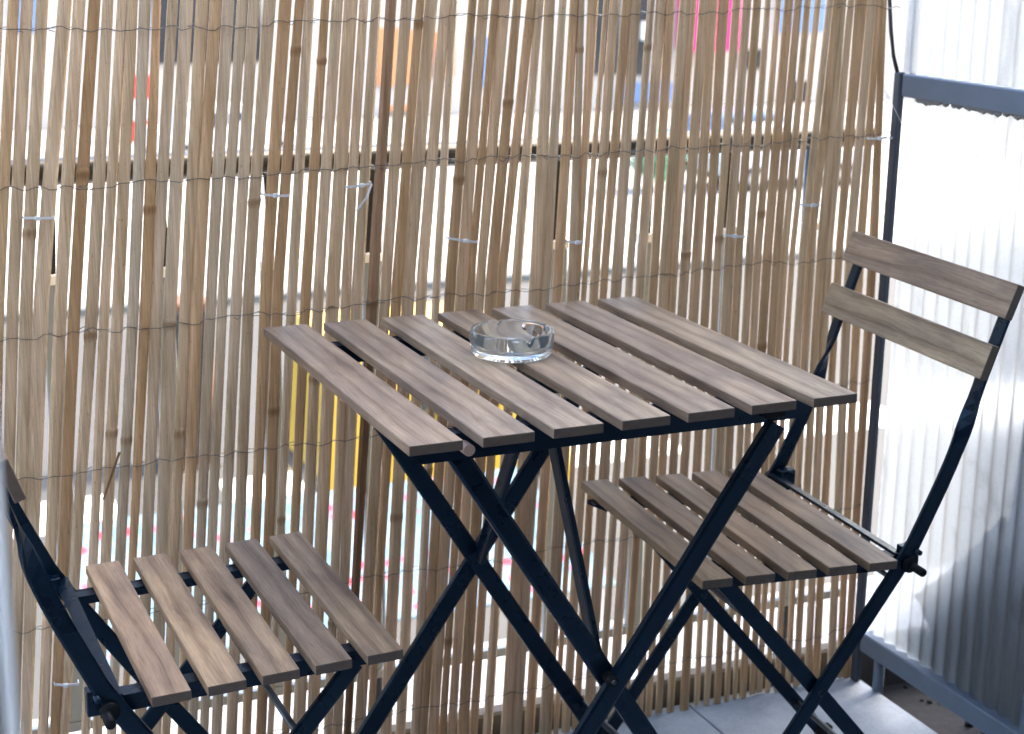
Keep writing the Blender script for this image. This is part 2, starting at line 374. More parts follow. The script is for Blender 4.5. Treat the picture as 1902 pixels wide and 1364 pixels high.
B = [(-34,-15),(-10,9.5),(16.8,36.6),(42,63.7),(67,93.4),(106,127.4),(134,154),(166.6,188),(191,207),(214,234),(242.8,260.8),(265,284),(285,303),(310,331.5),
 (339,358),(358.6,379.4),(387.6,404.7),(409,425),(433.7,450.7),(455.8,473.4),(487.8,506.5),(511.8,529),(539.3,555),(563.3,579.7),(588,604),(610.6,632),(639,654.8),
 (659,677.5),(687.6,705),(713,729.5),(733.6,749.7),(752.8,773),(779,795.7),(809.6,821),(832,848.7),(853,870),(874,884.7),(889.5,903),(908,925.7),
 (930.7,943.3),(955,970),(987.8,1006.7),(1008,1025),(1033,1049),(1059.7,1073.6),(1074,1082),(1086,1094),(1100,1114.6),(1120,1132),(1139.8,1157.5),
 (1167.6,1179),(1187,1202.5),(1210.7,1224.6),(1228.4,1243),(1246.7,1262),(1267,1282),(1287.7,1304.7),(1309,1322.4),(1329,1340.7),(1347.6,1363.4),(1366,1379),
 (1386.8,1399.4),(1402.5,1415),(1417.7,1432),(1436,1449),(1453,1464.6),(1467.8,1476.6),(1484,1495.5),(1499,1510.7),(1517.6,1531),(1531.5,1546),
 (1553,1563.7),(1571,1585),(1592,1606),(1615,1630.5)]
CL = [(-40,-22),(-18,-2),(5,24),(28,48),(52,74.5),(87,106),(112,130.6),(137.5,155),(170,185),(192,209.5),(219.5,236),(244,257),(266.5,285),(293.6,314),
 (319,334.6),(343.5,360),(368,383),(389,404),(412,428.6),(437,454.5),(468,484),(493,509.7),(517,529),(542.5,556),(564.5,583),(589,609),(620,634),
 (637.7,654.8),(661.7,676),(684,701),(706,718.5),(729,748),(756,772.4),(785.6,798),(803,818)]
DR = {50:(1150,1158.5),51:(1142,1158),52:(1165.7,1177),53:(1190,1202),54:(1209.5,1220.8),55:(1227.8,1239),56:(1250,1262),57:(1272.6,1287),58:(1298,1307),59:(1316,1326),
 60:(1333.8,1345),61:(1354,1362),62:(1369.7,1376.7),63:(1382,1393),64:(1400,1409.5),65:(1415,1424),66:(1430,1438),67:(1445.7,1454),68:(1466,1474.7),69:(1481,1491),
 70:(1501,1512.6),71:(1515.7,1527),72:(1541.6,1553.6),73:(1560,1570),74:(1574,1585)}
DR[50] = (1122,1133)
NODES = {6:[321],11:[385],19:[372],21:[90,760],23:[112],30:[42],38:[188],34:[330],44:[90],47:[318],50:[86],22:[960],9:[800],10:[812],14:[800],16:[930],31:[955],
 28:[560,905],40:[690],58:[440],62:[395],33:[870],69:[1010],24:[700],7:[620],63:[640],68:[900],55:[470],41:[1000],36:[1180],13:[600],3:[430],26:[1150],52:[980],60:[760]}
BROWN = {1:.5,6:1,11:.9,15:.55,20:.8,21:.9,23:.9,28:.75,30:.9,34:.7,36:.9,38:.7,39:.5,43:.5,45:.5,48:.4,52:.5,57:.6,60:.5,63:.5,64:.5,71:.7,73:.6,74:.8,68:.4}
screen = empty('bamboo_screen', (0, SY, 0), 0, 'upright split bamboo cane screen wired together along the balcony railing', 'privacy screen')
M['plastic'].node_tree.nodes['Principled BSDF'].inputs['Specular IOR Level'].default_value = .15
def lerp_edge(zs, xs, z):
    # piecewise linear through the measured heights (descending z), straight beyond them
    if z >= zs[1]: i = 0
    else: i = 1
    t = (z-zs[i])/(zs[i+1]-zs[i]); return xs[i]+(xs[i+1]-xs[i])*t
def cane(i, zs, xl, xr, nodes, tone, top):
    r_ = random.Random(100+i)
    wmid = xr[1]-xl[1]
    t = r_.uniform(.0036, .0052); dy = r_.uniform(-.0012, .0018)
    z0 = r_.uniform(0, .004)
    lv = [z0] + [z0+.02+(top-z0-.02)*k/11 for k in range(12)]
    for zn in nodes: lv += [zn-.012, zn-.004, zn, zn+.005, zn+.014]
    lv = sorted(set(lv)); vs, fs, mk = [], [], []
    ph = r_.uniform(0, 6); flat = r_.uniform(.25, .7)
    for z in lv:
        a, b = lerp_edge(zs, xl, z), lerp_edge(zs, xr, z)
        wob = .0003*math.sin(z*7+ph)+.0002*math.sin(z*19+ph*2)
        a += wob + r_.uniform(-.0002,.0002); b += wob + r_.uniform(-.0002,.0002)
        if b-a < .0045: c_ = (a+b)/2; a, b = c_-.0023, c_+.0023
        e = 0; m_ = 0
        for zn in nodes:
            if abs(z-zn) < .0045: e, m_ = .0007, .8 if z <= zn+.001 else .25
            elif abs(z-zn) < .015: m_ = .22
        if i == 28: m_ = max(m_, min(1.15, max(0, (.74-z)*9)))      # smoke-black stain on the lower part
        a -= e; b += e; th = t+e*1.3; yy = dy+.0005*math.sin(z*5+ph)
        for u, v in ((0,0),(0,-flat),(.26,-1),(.74,-1),(1,-flat),(1,0)):
            vs.append((a+(b-a)*u, yy+v*th, z)); mk.append(m_)
    n = len(lv)
    for r in range(n-1):
        for j in range(6):
            fs.append((r*6+j, r*6+(j+1)%6, (r+1)*6+(j+1)%6, (r+1)*6+j))
    fs += [tuple(range(6)), tuple((n-1)*6+j for j in range(6))[::-1]]
    me = fixn(mesh(vs, fs))
    at = me.attributes.new('mark', 'FLOAT', 'POINT')
    for k, m_ in enumerate(mk): at.data[k].value = m_
    o = link('bamboo_slat', me, M['bamboo'], screen)
    # cane skin (warm) or inner side (greyer)
    g_ = r_.random()
    gy, tn, br = (.71,.635,.475), (.76,.605,.385), (.64,.445,.24)
    g_ = min(1, max(0, g_*.8 + (i if i < 100 else 10)/75*.6))
    if tone is None: c_ = [gy[k]*(1-g_)+tn[k]*g_ for k in range(3)]
    else: c_ = [tn[k]*(1-tone)+br[k]*tone for k in range(3)]
    if i == 28: c_ = (.46,.31,.19)
    v_ = r_.uniform(.9, 1.05); o.color = (c_[0]*v_, c_[1]*v_, c_[2]*v_, 1)
    return o
TOPZ = 1.62
for i in range(len(A)):
    ra, rb = A[i], B[i]
    if i < len(CL): rc, yc = CL[i], 970
    elif i in DR: rc, yc = DR[i], 1180
    else: rc, yc = (rb[0]-44, rb[1]-44.5), 1180
    zs, xl, xr = [], [], []
    for (l_, r_), yy in ((ra,190),(rb,490),(rc,yc)):
        p, q_ = on(l_-(1.4 if i < 45 else .8), yy, 1, SY-.004), on(r_+(1.4 if i < 45 else .8), yy, 1, SY-.004)
        zs.append((p.z+q_.z)/2); xl.append(p.x); xr.append(q_.x)
    nd = [on(rb[0], yy, 1, SY).z for yy in NODES.get(i, [])]
    cane(i, zs, xl, xr, nd, BROWN.get(i), TOPZ + rnd.uniform(-.01,.01))
# the screen runs on to the left, outside the picture
x = on(-20, 490, 1, SY).x - .02
i = 200
while x > -2.1:
    wd = rnd.uniform(.013,.02); nd = [rnd.uniform(.1,1.5)] if rnd.random() < .4 else []
    cane(i, [1.,.8,.4], [x-wd-.004, x-wd, x-wd+.004], [x-.004, x, x+.004], nd, rnd.choice([None,None,.5,.9]), TOPZ + rnd.uniform(-.01,.01))
    x -= wd + rnd.uniform(.002,.009); i += 1
# binding wires: two strands, one before and one behind the canes, twisted in the gaps
for wi, zw in enumerate((1.475, 1.285, 1.09, .897, .711, .521, .308, .09)):
    ps, pb = [], []; x = -2.08; k = 0; rw = random.Random(50+wi)
    dz = 0
    while x < .735:
        dz = .7*dz + rw.uniform(-.0035,.0035)
        z = zw + .016*(x+.2)*(1 if wi in (2,3,4) else 0) + dz
        sgn = 1 if k % 2 else -1
        ps.append((x, -.0062+.0003*sgn, z+.0012*sgn)); pb.append((x, .0026, z-.0012*sgn))
        ps.append((x+.0085, -.0075 if k % 3 else -.0064, z+rw.uniform(-.0015,.0015)))
        pb.append((x+.0085, .003, z+rw.uniform(-.001,.001)))
        x += .0172; k += 1
    o = link('binding_wire', join([tube(ps, .00055, 5), tube(pb, .00055, 4)]), M['wire'], screen)
    if wi in (2, 3, 4):   # little twists where the wire was tied off
        tw = []
        for k in range(14):
            xx = rw.uniform(-.6,.7); zz = zw+.016*(xx+.2)
            tw.append(tube([(xx, -.006, zz), (xx+rw.uniform(.002,.006), -.010, zz+rw.uniform(-.003,.004)), (xx+rw.uniform(.004,.01), -.007, zz+rw.uniform(-.004,.003))], .0005, 4))
        o = link('wire_twist', join(tw), M['wire'], screen); o['kind'] = 'stuff'
# loose splinter hanging across the canes
a_, b_ = on(222, 840, 1, SY-.012), on(192, 928, 1, SY-.012)
o = link('splinter', sweep([a_, b_], .0028, .0018, (0,1,0)), M['bamboo'], screen); o.matrix_parent_inverse = Matrix.Translation((0,-SY,0)); o.color = (.30,.18,.09,1)
# white cable ties holding the screen to the railing
def tie(x0, y0, x1, y1, tail=None):
    p, q_ = on(x0, y0, 1, SY-.0085), on(x1, y1, 1, SY-.0085)
    ms = [sweep([p+Vector((-.0012,.012,0)), p+Vector((-.0008,.003,0)), p, p+(q_-p)*.5+Vector((0,-.0016,-.0004)), q_, q_+Vector((.0008,.003,0)), q_+Vector((.0012,.012,0))], .0030, .0012, [(1,0,0),(1,.5,0),(0,1,0),(0,1,0),(0,1,0),(-1,.5,0),(-1,0,0)])]
    me = boxm(-.0032,.0032,-.0028,.0028,-.0026,.0026,.0006); me.transform(Matrix.Translation(p+(q_-p)*rnd.uniform(.4,.6)+Vector((0,-.0035,0)))); ms.append(me)
    if tail:
        t_ = on(tail[0], tail[1], 1, SY-.02); ms.append(sweep([q_+Vector((0,-.003,0)), (q_+t_)/2+Vector((.003,-.004,0)), t_], .0026, .001, (0,1,.2)))
    o = link('cable_tie', join(ms), M['tie'], screen); o.matrix_parent_inverse = Matrix.Translation((0,-SY,0))
tie(45,405,100,405); tie(491,362,536,364); tie(645,348,689,341,(662,392)); tie(835,443,887,450); tie(1058,450,1080,450)
tie(1347,437,1384,440); tie(1490,381,1523,381); tie(103,1272,146,1271); tie(1616,258,1648,256,(1668,258))

# ================================================================== RAILING behind the screen
ry = .372
rl = empty('railing', (0, ry, 0), 0, 'iron balcony railing with dark tube handrail behind the bamboo screen', 'railing')
def rp(name, me, m, par=None, smooth=False):
    o = link(name, me, m, par or rl, smooth)
    if not par: o.matrix_parent_inverse = Matrix.Translation((0,-ry,0))
    return o
rp('handrail', rodm((-3.1, ry, .904), (.742, ry, .904), .0178, 16), M['rail'], None, True)
rp('bottom_rail', boxm(-3.1, .742, ry-.006, ry+.006, .123, .137, .001), M['baluster'])
bl = boxm(-.013, .013, -.005, .005, .0, .62, .0015); bl2 = boxm(-.0145,.0145,-.0065,.0065,.62,.634,.002)
br = sweep([(0,0,.63),(0,.006,.66),(0,.016,.70),(0,.010,.735),(0,0,.757)], .02, .004, (0,1,0))
br2 = sweep([(0,0,.63),(.004,.004,.70),(0,0,.757)], .012, .004, (0,1,0))
xs = [-.528+.1455*k for k in range(-14, 9)]
for k, bx_ in enumerate(xs):
    o = rp('baluster', bl, M['baluster'], rl); o.location = (bx_, 0, .137)
    c_ = link('baluster_cap', bl2, M['cap'], o)
    s_ = link('strap', br if k % 2 else br2, M['rail'], o)
for xx in (-2.6, -.075, .655):
    rp('post', rodm((xx, ry+.03, -.002), (xx, ry+.03, .904), .0125, 12), M['rail'], None, True)
    rp('post_bracket', boxm(xx-.012, xx+.012, ry+.004, ry+.03, .885, .905, .001), M['rail'])

# ================================================================== DIVIDER on the right
DX = .735
dv = empty('divider_screen', (DX, 0, -.045), 0, 'tall divider of milky corrugated plastic sheets in a grey steel frame on short feet', 'divider')
def dp(name, me, m, smooth=False, par=None):
    o = link(name, me, m, par or dv, smooth); o.matrix_parent_inverse = Matrix.Translation((-DX,0,.045)); return o
def flat_rail(y0, y1, z0, z1, t=.022): return boxm(DX-.004, DX+(t if z0 < 1.5 else .02), y0, y1, z0, z1, .002)
# posts
for k, (a_, b_) in enumerate(((.2915, .3085), (-.128, -.098), (-.56, -.53), (-.985, -.955))):
    dp('post', boxm(DX-.0065, DX+.004, a_, b_, .0, 1.008, .002), M['frame'] if k else M['framedark'])
    dp('upper_post', boxm(DX+.021, DX+.028, a_+.006, b_, .97, 2.25, .002), M['frame'])
    dp('foot', rodm((DX+.012, (a_+b_)/2 + (-.045 if k == 0 else 0), -.048), (DX+.012, (a_+b_)/2 + (-.045 if k == 0 else 0), .06), .009, 12), M['frame'], True)
bays = ((-.0975, .291), (-.5295, -.1285), (-.9545, -.5605))
for (a_, b_) in bays:
    for z0, z1 in ((.058, .092), (.972, 1.006), (2.2, 2.235)):
        dp('cross_rail', flat_rail(a_, b_, z0, z1), M['frame'])
def corrugated(y0, y1, z0, z1):
    per, amp = .031, .0042; n = int((y1-y0)/per*10); vs, fs = [], []
    for i in range(n+1):
        y = y0+(y1-y0)*i/n; xx = DX+.012+amp*math.sin(y/per*2*math.pi)
        vs += [(xx, y, z0), (xx, y, z1)]
    for i in range(n): fs.append((2*i, 2*i+1, 2*i+3, 2*i+2))
    return mesh(vs, fs)
for (a_, b_) in bays:
    dp('plastic_sheet', corrugated(a_, b_, .0925, .9715), M['panel'], True)
    dp('plastic_sheet', corrugated(a_-.015, b_+.024 if b_ > 0 else b_+.015, 1.0065, 2.1995), M['panel'], True)
# ragged foam left along the underside of the middle rail
bm = bmesh.new(); rs = random.Random(3)
for i in range(70):
    yy = rs.uniform(-.09,.262); s_ = rs.uniform(.002,.0055)*(1 if rs.random()<.7 else 1.5)
    bmesh.ops.create_icosphere(bm, subdivisions=1, radius=1, matrix=Matrix.Translation((DX+.003, yy, .972-s_*.3)) @ Matrix.Diagonal((.004, s_*1.5, s_, 1)))
me = bpy.data.meshes.new('mesh'); bm.to_mesh(me); bm.free(); dp('foam_seal', me, M['sealant'], True)
# bent stay wire at the top corner
dp('stay_wire', tube([on(1650,-60,0,DX-.004), on(1655,60,0,DX-.004), on(1660,105,0,DX-.004), on(1668,140,0,DX-.003)], .0032, 6), M['rubber'], True)
dp('stay_wire', tube([on(1642,165,1,.27), on(1668,215,1,.262), on(1690,262,1,.26)], .0005, 4), M['tie'])
# things standing on the neighbour's side, seen blurred through the sheets
def cushion(name, loc, rot, s, m, label):
    bm = bmesh.new(); bmesh.ops.create_grid(bm, x_segments=14, y_segments=14, size=.5)
    vs = [v.co.copy() for v in bm.verts]; bm.free()
    bm = bmesh.new(); bmesh.ops.create_cube(bm, size=1); bmesh.ops.subdivide_edges(bm, edges=list(bm.edges), cuts=9, use_grid_fill=True)
    for v in bm.verts:
        u, w_ = abs(v.co.x*2), abs(v.co.y*2); f = (max(0,1-u**4)*max(0,1-w_**4))**.5
        v.co.z *= .10+.9*f; v.co.x *= 1-.05*(1-w_**2)*u; v.co.y *= 1-.05*(1-u**2)*w_
    me = bpy.data.meshes.new('mesh'); bm.to_mesh(me); bm.free()
    me.transform(Matrix.Diagonal((s[0], s[1], s[2], 1)))
    o = link(name, me, m, None, True); o.location = loc; o.rotation_euler = rot; tag(o, label, 'cushion'); return o
cushion('cushion', (DX+.078, .045, .160), (0, R(82), 0), (.30, .30, .075), M['cushion'], 'brown-grey square cushion propped behind the divider sheet')
bpy.data.objects['cushion'].rotation_euler = (R(0), R(84), 0); bpy.data.objects['cushion'].data.transform(Matrix.Rotation(R(45),4,'Z'))
_pp = on(1822, 650, 0, .84)
cs = empty('covered_seat', (1.17, _pp.y-.30, -.006), 0, 'seat under a slate blue cloth cover behind the divider sheet', 'seat')
bpy.context.view_layer.update()
bm = bmesh.new(); bmesh.ops.create_cube(bm, size=1); bmesh.ops.subdivide_edges(bm, edges=list(bm.edges), cuts=8, use_grid_fill=True)
for v in bm.verts:
    v.co.x *= .56; v.co.y *= .60; v.co.z = (v.co.z+.5)*.80
    k_ = 1 - .16*(v.co.z/.8)**2; v.co.x *= k_; v.co.y *= k_
    if v.co.z > .5: v.co.z -= .30*max(0, (v.co.z-.5)/.3)*max(0, min(1, (v.co.x-.02)*6.0))
    f_ = .012*math.sin(38*v.co.x+9)*math.sin(31*v.co.y); v.co.x += f_; v.co.y += f_*.7
bmesh.ops.bevel(bm, geom=[e for e in bm.edges if e.calc_face_angle(0) > 1.2], offset=.03, segments=2, affect='EDGES')
me = bpy.data.meshes.new('mesh'); bm.to_mesh(me); bm.free()
link('cloth_cover', me, M['parasol'], cs, True)

# ================================================================== TABLE
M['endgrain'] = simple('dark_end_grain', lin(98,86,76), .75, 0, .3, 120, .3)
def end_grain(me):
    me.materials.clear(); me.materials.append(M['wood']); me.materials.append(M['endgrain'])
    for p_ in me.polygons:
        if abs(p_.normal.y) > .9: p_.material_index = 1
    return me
WT = [(.92,.90,.92),(.94,.94,.97),(1.06,1.06,1.06),(1.08,1.07,1.04),(1.0,.98,.97),(1.02,.98,.97),(1.10,1.09,1.06)]
tb = empty('folding_table', (0,0,0), 0, 'square folding table with seven grey-brown wooden slats on crossed dark legs', 'table')
TW, TL, TH, TG = .0598, .5466, .0115, .0219
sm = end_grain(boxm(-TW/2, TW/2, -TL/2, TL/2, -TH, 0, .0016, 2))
TZ = .701
for i in range(7):
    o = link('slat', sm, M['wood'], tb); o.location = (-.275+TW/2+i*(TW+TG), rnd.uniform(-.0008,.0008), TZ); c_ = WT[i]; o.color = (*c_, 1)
RZ = TZ-TH-.0005
for yy in (-.213, .213):
    prof_ = [(-.252,0),(.262,0),(.262,-.010),(.246,-.030),(-.240,-.030),(-.252,-.018)]
    vs = [(x_, yy-.002, RZ+z_) for x_, z_ in prof_] + [(x_, yy+.002, RZ+z_) for x_, z_ in prof_]; n = len(prof_)
    fs = [tuple(range(n)), tuple(range(n, 2*n))[::-1]] + [(j, (j+1)%n, n+(j+1)%n, n+j) for j in range(n)]
    o = link('side_rail', fixn(mesh(vs, fs)), M['steel'], tb)
    link('rail_flange', boxm(-.250, .260, yy-(.0215 if yy > 0 else -.0025), yy+(.0215 if yy < 0 else -.0025), RZ-.003, RZ-.0002), M['steel'], o)
    for i in range(7):
        sx = -.275+TW/2+i*(TW+TG)
        link('screw', rodm((sx, yy+(.011 if yy < 0 else -.011), RZ-.0055), (sx, yy+(.011 if yy < 0 else -.011), RZ-.003), .0035, 8), M['bolt'], o)
def leg(par, name, p, q_, wd, th, nrm=(0,1,0)):
    o = link(name, sweep([p, q_], wd, th, nrm, prof=CH), M['steel'], par); return o
def foot_cap(par, p, m='plastic'):
    link('foot_cap', boxm(p[0]-.014, p[0]+.014, p[1]-.008, p[1]+.008, 0, .016, .003), M[m], par)
for s_ in (-1, 1):
    ya, yb = s_*.196, s_*.2145
    la = leg(tb, 'leg', (-.200, ya, .672), (.226, ya, .012), .0245, .011)
    lb = leg(tb, 'leg', (.206, yb-(s_*.001), .655), (-.232, yb-(s_*.001), .012), .0245, .011)
    foot_cap(la, (.233, ya)); foot_cap(lb, (-.239, yb))
    link('pivot_bolt', rodm((-.003, yb-.009, .366), (-.003, yb+.009, .366), .0065, 12), M['plastic'], tb, True)
    link('pivot_bolt', rodm((-.003, yb-.0105, .366), (-.003, yb+.0105, .366), .0032, 8), M['bolt'], tb, True)
    leg(tb, 'brace', (-.003, s_*.180, .372), (-.003, s_*.012, .668), .024, .009, (1,0,0))
link('brace_hook', boxm(-.02, .02, -.03, .03, .662, .6885, .003), M['steel'], tb)
for xx in (.219, -.226):
    link('cross_bar', rodm((xx, -.20, .024), (xx, .20, .024), .006, 10), M['steel'], tb, True)
link('cross_bar', rodm((.168, -.19, .115), (.168, .19, .115), .005, 10), M['steel'], tb, True)
p = on(868, 834, 1, -.226)
link('rubber_peg', rodm((p.x, -.2155, p.z), (p.x, -.232, p.z), .0068, 12), M['peg'], tb)
p = on(1437, 768, 1, -.222)
link('latch', boxm(p.x-.014, p.x+.014, -.228, -.2155, p.z-.004, p.z+.004, .001), M['plastic'], tb)

# ================================================================== CHAIRS (front edge towards local -x)
CHPROF = [(.293,.783),(.288,.765),(.271,.715),(.256,.672),(.246,.640),(.238,.612),(.229,.583),(.219,.556),(.206,.525),(.191,.492),(.174,.455),(.152,.418),(.128,.383),(.060,.283),(-.030,.150),(-.122,.012)]
def chair(name, loc, rz, label, tints, bdx=0):
    c = empty(name, loc, rz, label, 'chair', 'folding chairs at the table')
    SWD, SG, SL, STH = .0415, .0170, .39, .0118
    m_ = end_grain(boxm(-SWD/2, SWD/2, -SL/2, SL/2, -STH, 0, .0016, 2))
    tilt = .0251
    for i in range(5):
        xx = -.1378+SWD/2+i*(SWD+SG)
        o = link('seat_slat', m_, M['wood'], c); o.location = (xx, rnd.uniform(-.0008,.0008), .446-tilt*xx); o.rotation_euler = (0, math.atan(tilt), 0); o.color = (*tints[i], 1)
    zr = lambda xx: .446-tilt*xx-STH-.0006
    for s_ in (-1, 1):
        yy = s_*.150
        # seat rail: flat bar on edge, with a flange under the slats, reaching back to the pivot
        prof_ = [(-.146,0),(.172,0),(.172,-.019),(-.118,-.019),(-.146,-.006)]
        vs = [(x_, yy-.002, zr(x_)+z_) for x_, z_ in prof_]+[(x_, yy+.002, zr(x_)+z_) for x_, z_ in prof_]; n = 5
        fs = [tuple(range(n)), tuple(range(n, 2*n))[::-1]]+[(j, (j+1)%n, n+(j+1)%n, n+j) for j in range(n)]
        o = link('seat_rail', fixn(mesh(vs, fs)), M['steel'], c)
        link('rail_flange', sweep([(-.143, yy-s_*.0115, zr(-.143)-.0016), (.172, yy-s_*.0115, zr(.172)-.0016)], .0026, .0185, (0,1,0)), M['steel'], o)
        # long bar: front foot - pivot - backrest, twisted a quarter turn below the backrest
        yb = s_*.174
        P = [(x_+bdx*(1 if z_ > .3 else z_/.3), yb, z_) for x_, z_ in CHPROF]
        # finer
        Q = []
        for k in range(len(P)-1):
            for t_ in (0, .5): Q.append(Vector(P[k]).lerp(Vector(P[k+1]), t_))
        Q.append(Vector(P[-1]))
        tw = []
        for q_ in Q:
            f = min(1, max(0, (q_.z-.572)/(.648-.572))); f = f*f*(3-2*f); tw.append(-s_*f*math.pi/2)
        link('back_bar', sweep(Q, .0205, .0062, (0,1,0), tw, prof=CH), M['steel'], c)
        lg = leg(c, 'leg', (-.092, s_*.165, .4285), (.262, s_*.165, .012), .0205, .0065)
        foot_cap(lg, (.270, s_*.163)); 
        link('foot_cap', boxm(-.138, -.110, yb-.008, yb+.008, 0, .016, .003), M['plastic'], c)
        # crossing bolt
        link('crossing_bolt', rodm((.049+bdx*.8, s_*.158, .263), (.049+bdx*.8, s_*.1795, .263), .0048, 10), M['steel'], c, True)
        # pivot: knob and washer outside the bar
        pz = .431; px_ = .166+bdx
        link('pivot_washer', rodm((px_, s_*.1772, pz-.004), (px_, s_*.182, pz-.004), .0105, 14), M['plastic'], c, True)
        link('pivot_knob', rodm((px_+.004, s_*.150, pz-.006), (px_+.004, s_*.205, pz-.006), .0056, 12), M['plastic'], c, True)
        link('stop_pin', rodm((px_+.012, s_*.150, pz+.012), (px_+.012, s_*.184, pz+.012), .0036, 10), M['steel'], c, True)
        link('seat_hook', boxm(px_-.004, px_+.021, s_*.161-.008, s_*.161+.008, pz-.012, pz+.016, .001), M['steel'], c)
    link('cross_bar', sweep([(.158+bdx, -.171, .437), (.158+bdx, .171, .437)], .016, .004, (.25,0,1)), M['steel'], c)
    link('leg_rod', rodm((-.027, -.163, .352), (-.027, .163, .352), .0042, 10), M['bolt'], c, True)
    link('leg_rod', rodm((.220, -.163, .062), (.220, .163, .062), .0042, 10), M['bolt'], c, True)
    link('bar_rod', rodm((.150+bdx, -.174, .405), (.150+bdx, .174, .405), .0035, 10), M['bolt'], c, True)
    link('bar_rod', rodm((-.098, -.174, .05), (-.098, .174, .05), .0042, 10), M['bolt'], c, True)
    # backrest slats, screwed to the front of the bars
    for k, (xa, za, xb, zb) in enumerate(((.2815,.7925,.2655,.7495),(.2515,.7165,.2365,.6735))):
        xa += bdx; xb += bdx
        d = Vector((xa-xb, 0, za-zb)); L_ = d.length
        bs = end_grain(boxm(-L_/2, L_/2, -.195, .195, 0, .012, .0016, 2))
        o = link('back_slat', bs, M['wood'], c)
        ux = d.normalized(); uz = Vector((ux.z,0,-ux.x))       # uz points to the back (+x)
        uy = uz.cross(ux)
        o.matrix_local = Matrix(((ux.x,uy.x,uz.x,(xa+xb)/2),(0,uy.y,0,0),(ux.z,uy.z,uz.z,(za+zb)/2),(0,0,0,1)))
        o.color = (*tints[5+k], 1)
    return c
chair('folding_chair', (.2939,.015,0), -.0676, 'folding chair with grey-brown slats and upright slatted backrest beside the plastic divider',
      [(.88,.83,.75),(.84,.79,.74),(.90,.83,.75),(.84,.78,.72),(.92,.88,.83),(.98,.93,.90),(1.06,1.06,.98)])
chair('folding_chair', (-.3982,-.0198,0), math.pi-.0021, 'folding chair with lighter tan-brown seat slats, turned away from the divider, across the table',
      [(1.12,1.03,.93),(.86,.81,.79),(1.14,1.04,.93),(1.24,1.15,1.02),(1.18,1.07,.98),(.72,.68,.66),(.72,.68,.66)], .012)

# ================================================================== ASHTRAY (clear pressed glass, four rests)
c0 = on(951, 615, 2, .731)
AR, AH = .0525, .0325
n = 96; prof_o = [(.0, .0), (.038, .0), (.047, .0006), (.0495, .003), (.0508, .008), (.0525, .020), (.0525, AH-.0015), (.0518, AH-.0003), (.0508, AH)]
prof_i = [(.0475, AH), (.0466, AH-.0006), (.0458, AH-.003), (.0435, .016), (.040, .0105), (.034, .0085), (0, .008)]
rings = prof_o[1:] + prof_i[:-1]
vs, fs = [], []
for (r_, z_) in rings:
    for j in range(n):
        a_ = 2*math.pi*j/n; zz = z_
        # rest: groove across the wall
        for q_ in range(4):
            da = (a_ - (R(89)+q_*math.pi/2) + math.pi) % (2*math.pi) - math.pi
            arc = da*.05
            if abs(arc) < .0052 and z_ > .017:
                dep = -0+.0066*math.cos(arc/.0052*math.pi/2)**.7
                zz = min(zz, AH-dep + (z_-AH)*.25)
        vs.append((r_*math.cos(a_), r_*math.sin(a_), zz))
m_ = len(rings)
for i in range(m_-1):
    for j in range(n): fs.append((i*n+j, i*n+(j+1)%n, (i+1)*n+(j+1)%n, (i+1)*n+j))
vs += [(0,0,0), (0,0,.008)]
for j in range(n):
    fs.append((m_*n, (j+1)%n, j)); fs.append((m_*n+1, (m_-1)*n+j, (m_-1)*n+(j+1)%n))
at_ = link('ashtray', fixn(mesh(vs, fs)), M['glass'], None, True); at_.location = (c0.x, c0.y, TZ+.0003)
tag(at_, 'round clear glass ashtray with four cigarette rests on the wooden table', 'ashtray')

# ================================================================== THE STREET BELOW
GZ = -5.0
struct(link('ground', boxm(-250, 250, -60, 260, GZ-.3, GZ), M['paving']))
struct(link('road', boxm(-250, 250, 9.2, 24.6, GZ+.001, GZ+.004), M['asphalt']))
o = struct(link('kerb', boxm(-250, 250, 24.6, 24.95, GZ+.001, GZ+.13), M['kerbst']))
struct(link('kerb', boxm(-250, 250, 8.9, 9.2, GZ+.001, GZ+.13), M['kerbst']))
for k in range(-6, 12):
    struct(link('road_marking', boxm(k*3.4, k*3.4+2.2, 14.9, 15.9, GZ+.005, GZ+.008), M['white']))
def wheel(par, x, y, r, w_=.2, facing=1):
    t_ = link('wheel', rodm((x, y-w_/2, GZ+.009+r), (x, y+w_/2, GZ+.009+r), r, 20), M['tyre'], par); t_.matrix_parent_inverse = par.matrix_world.inverted()
    q_ = link('rim', rodm((x, y-w_/2-.012, GZ+.009+r), (x, y+w_/2+.012, GZ+.009+r), r*.58, 14), M['hub'], t_); 
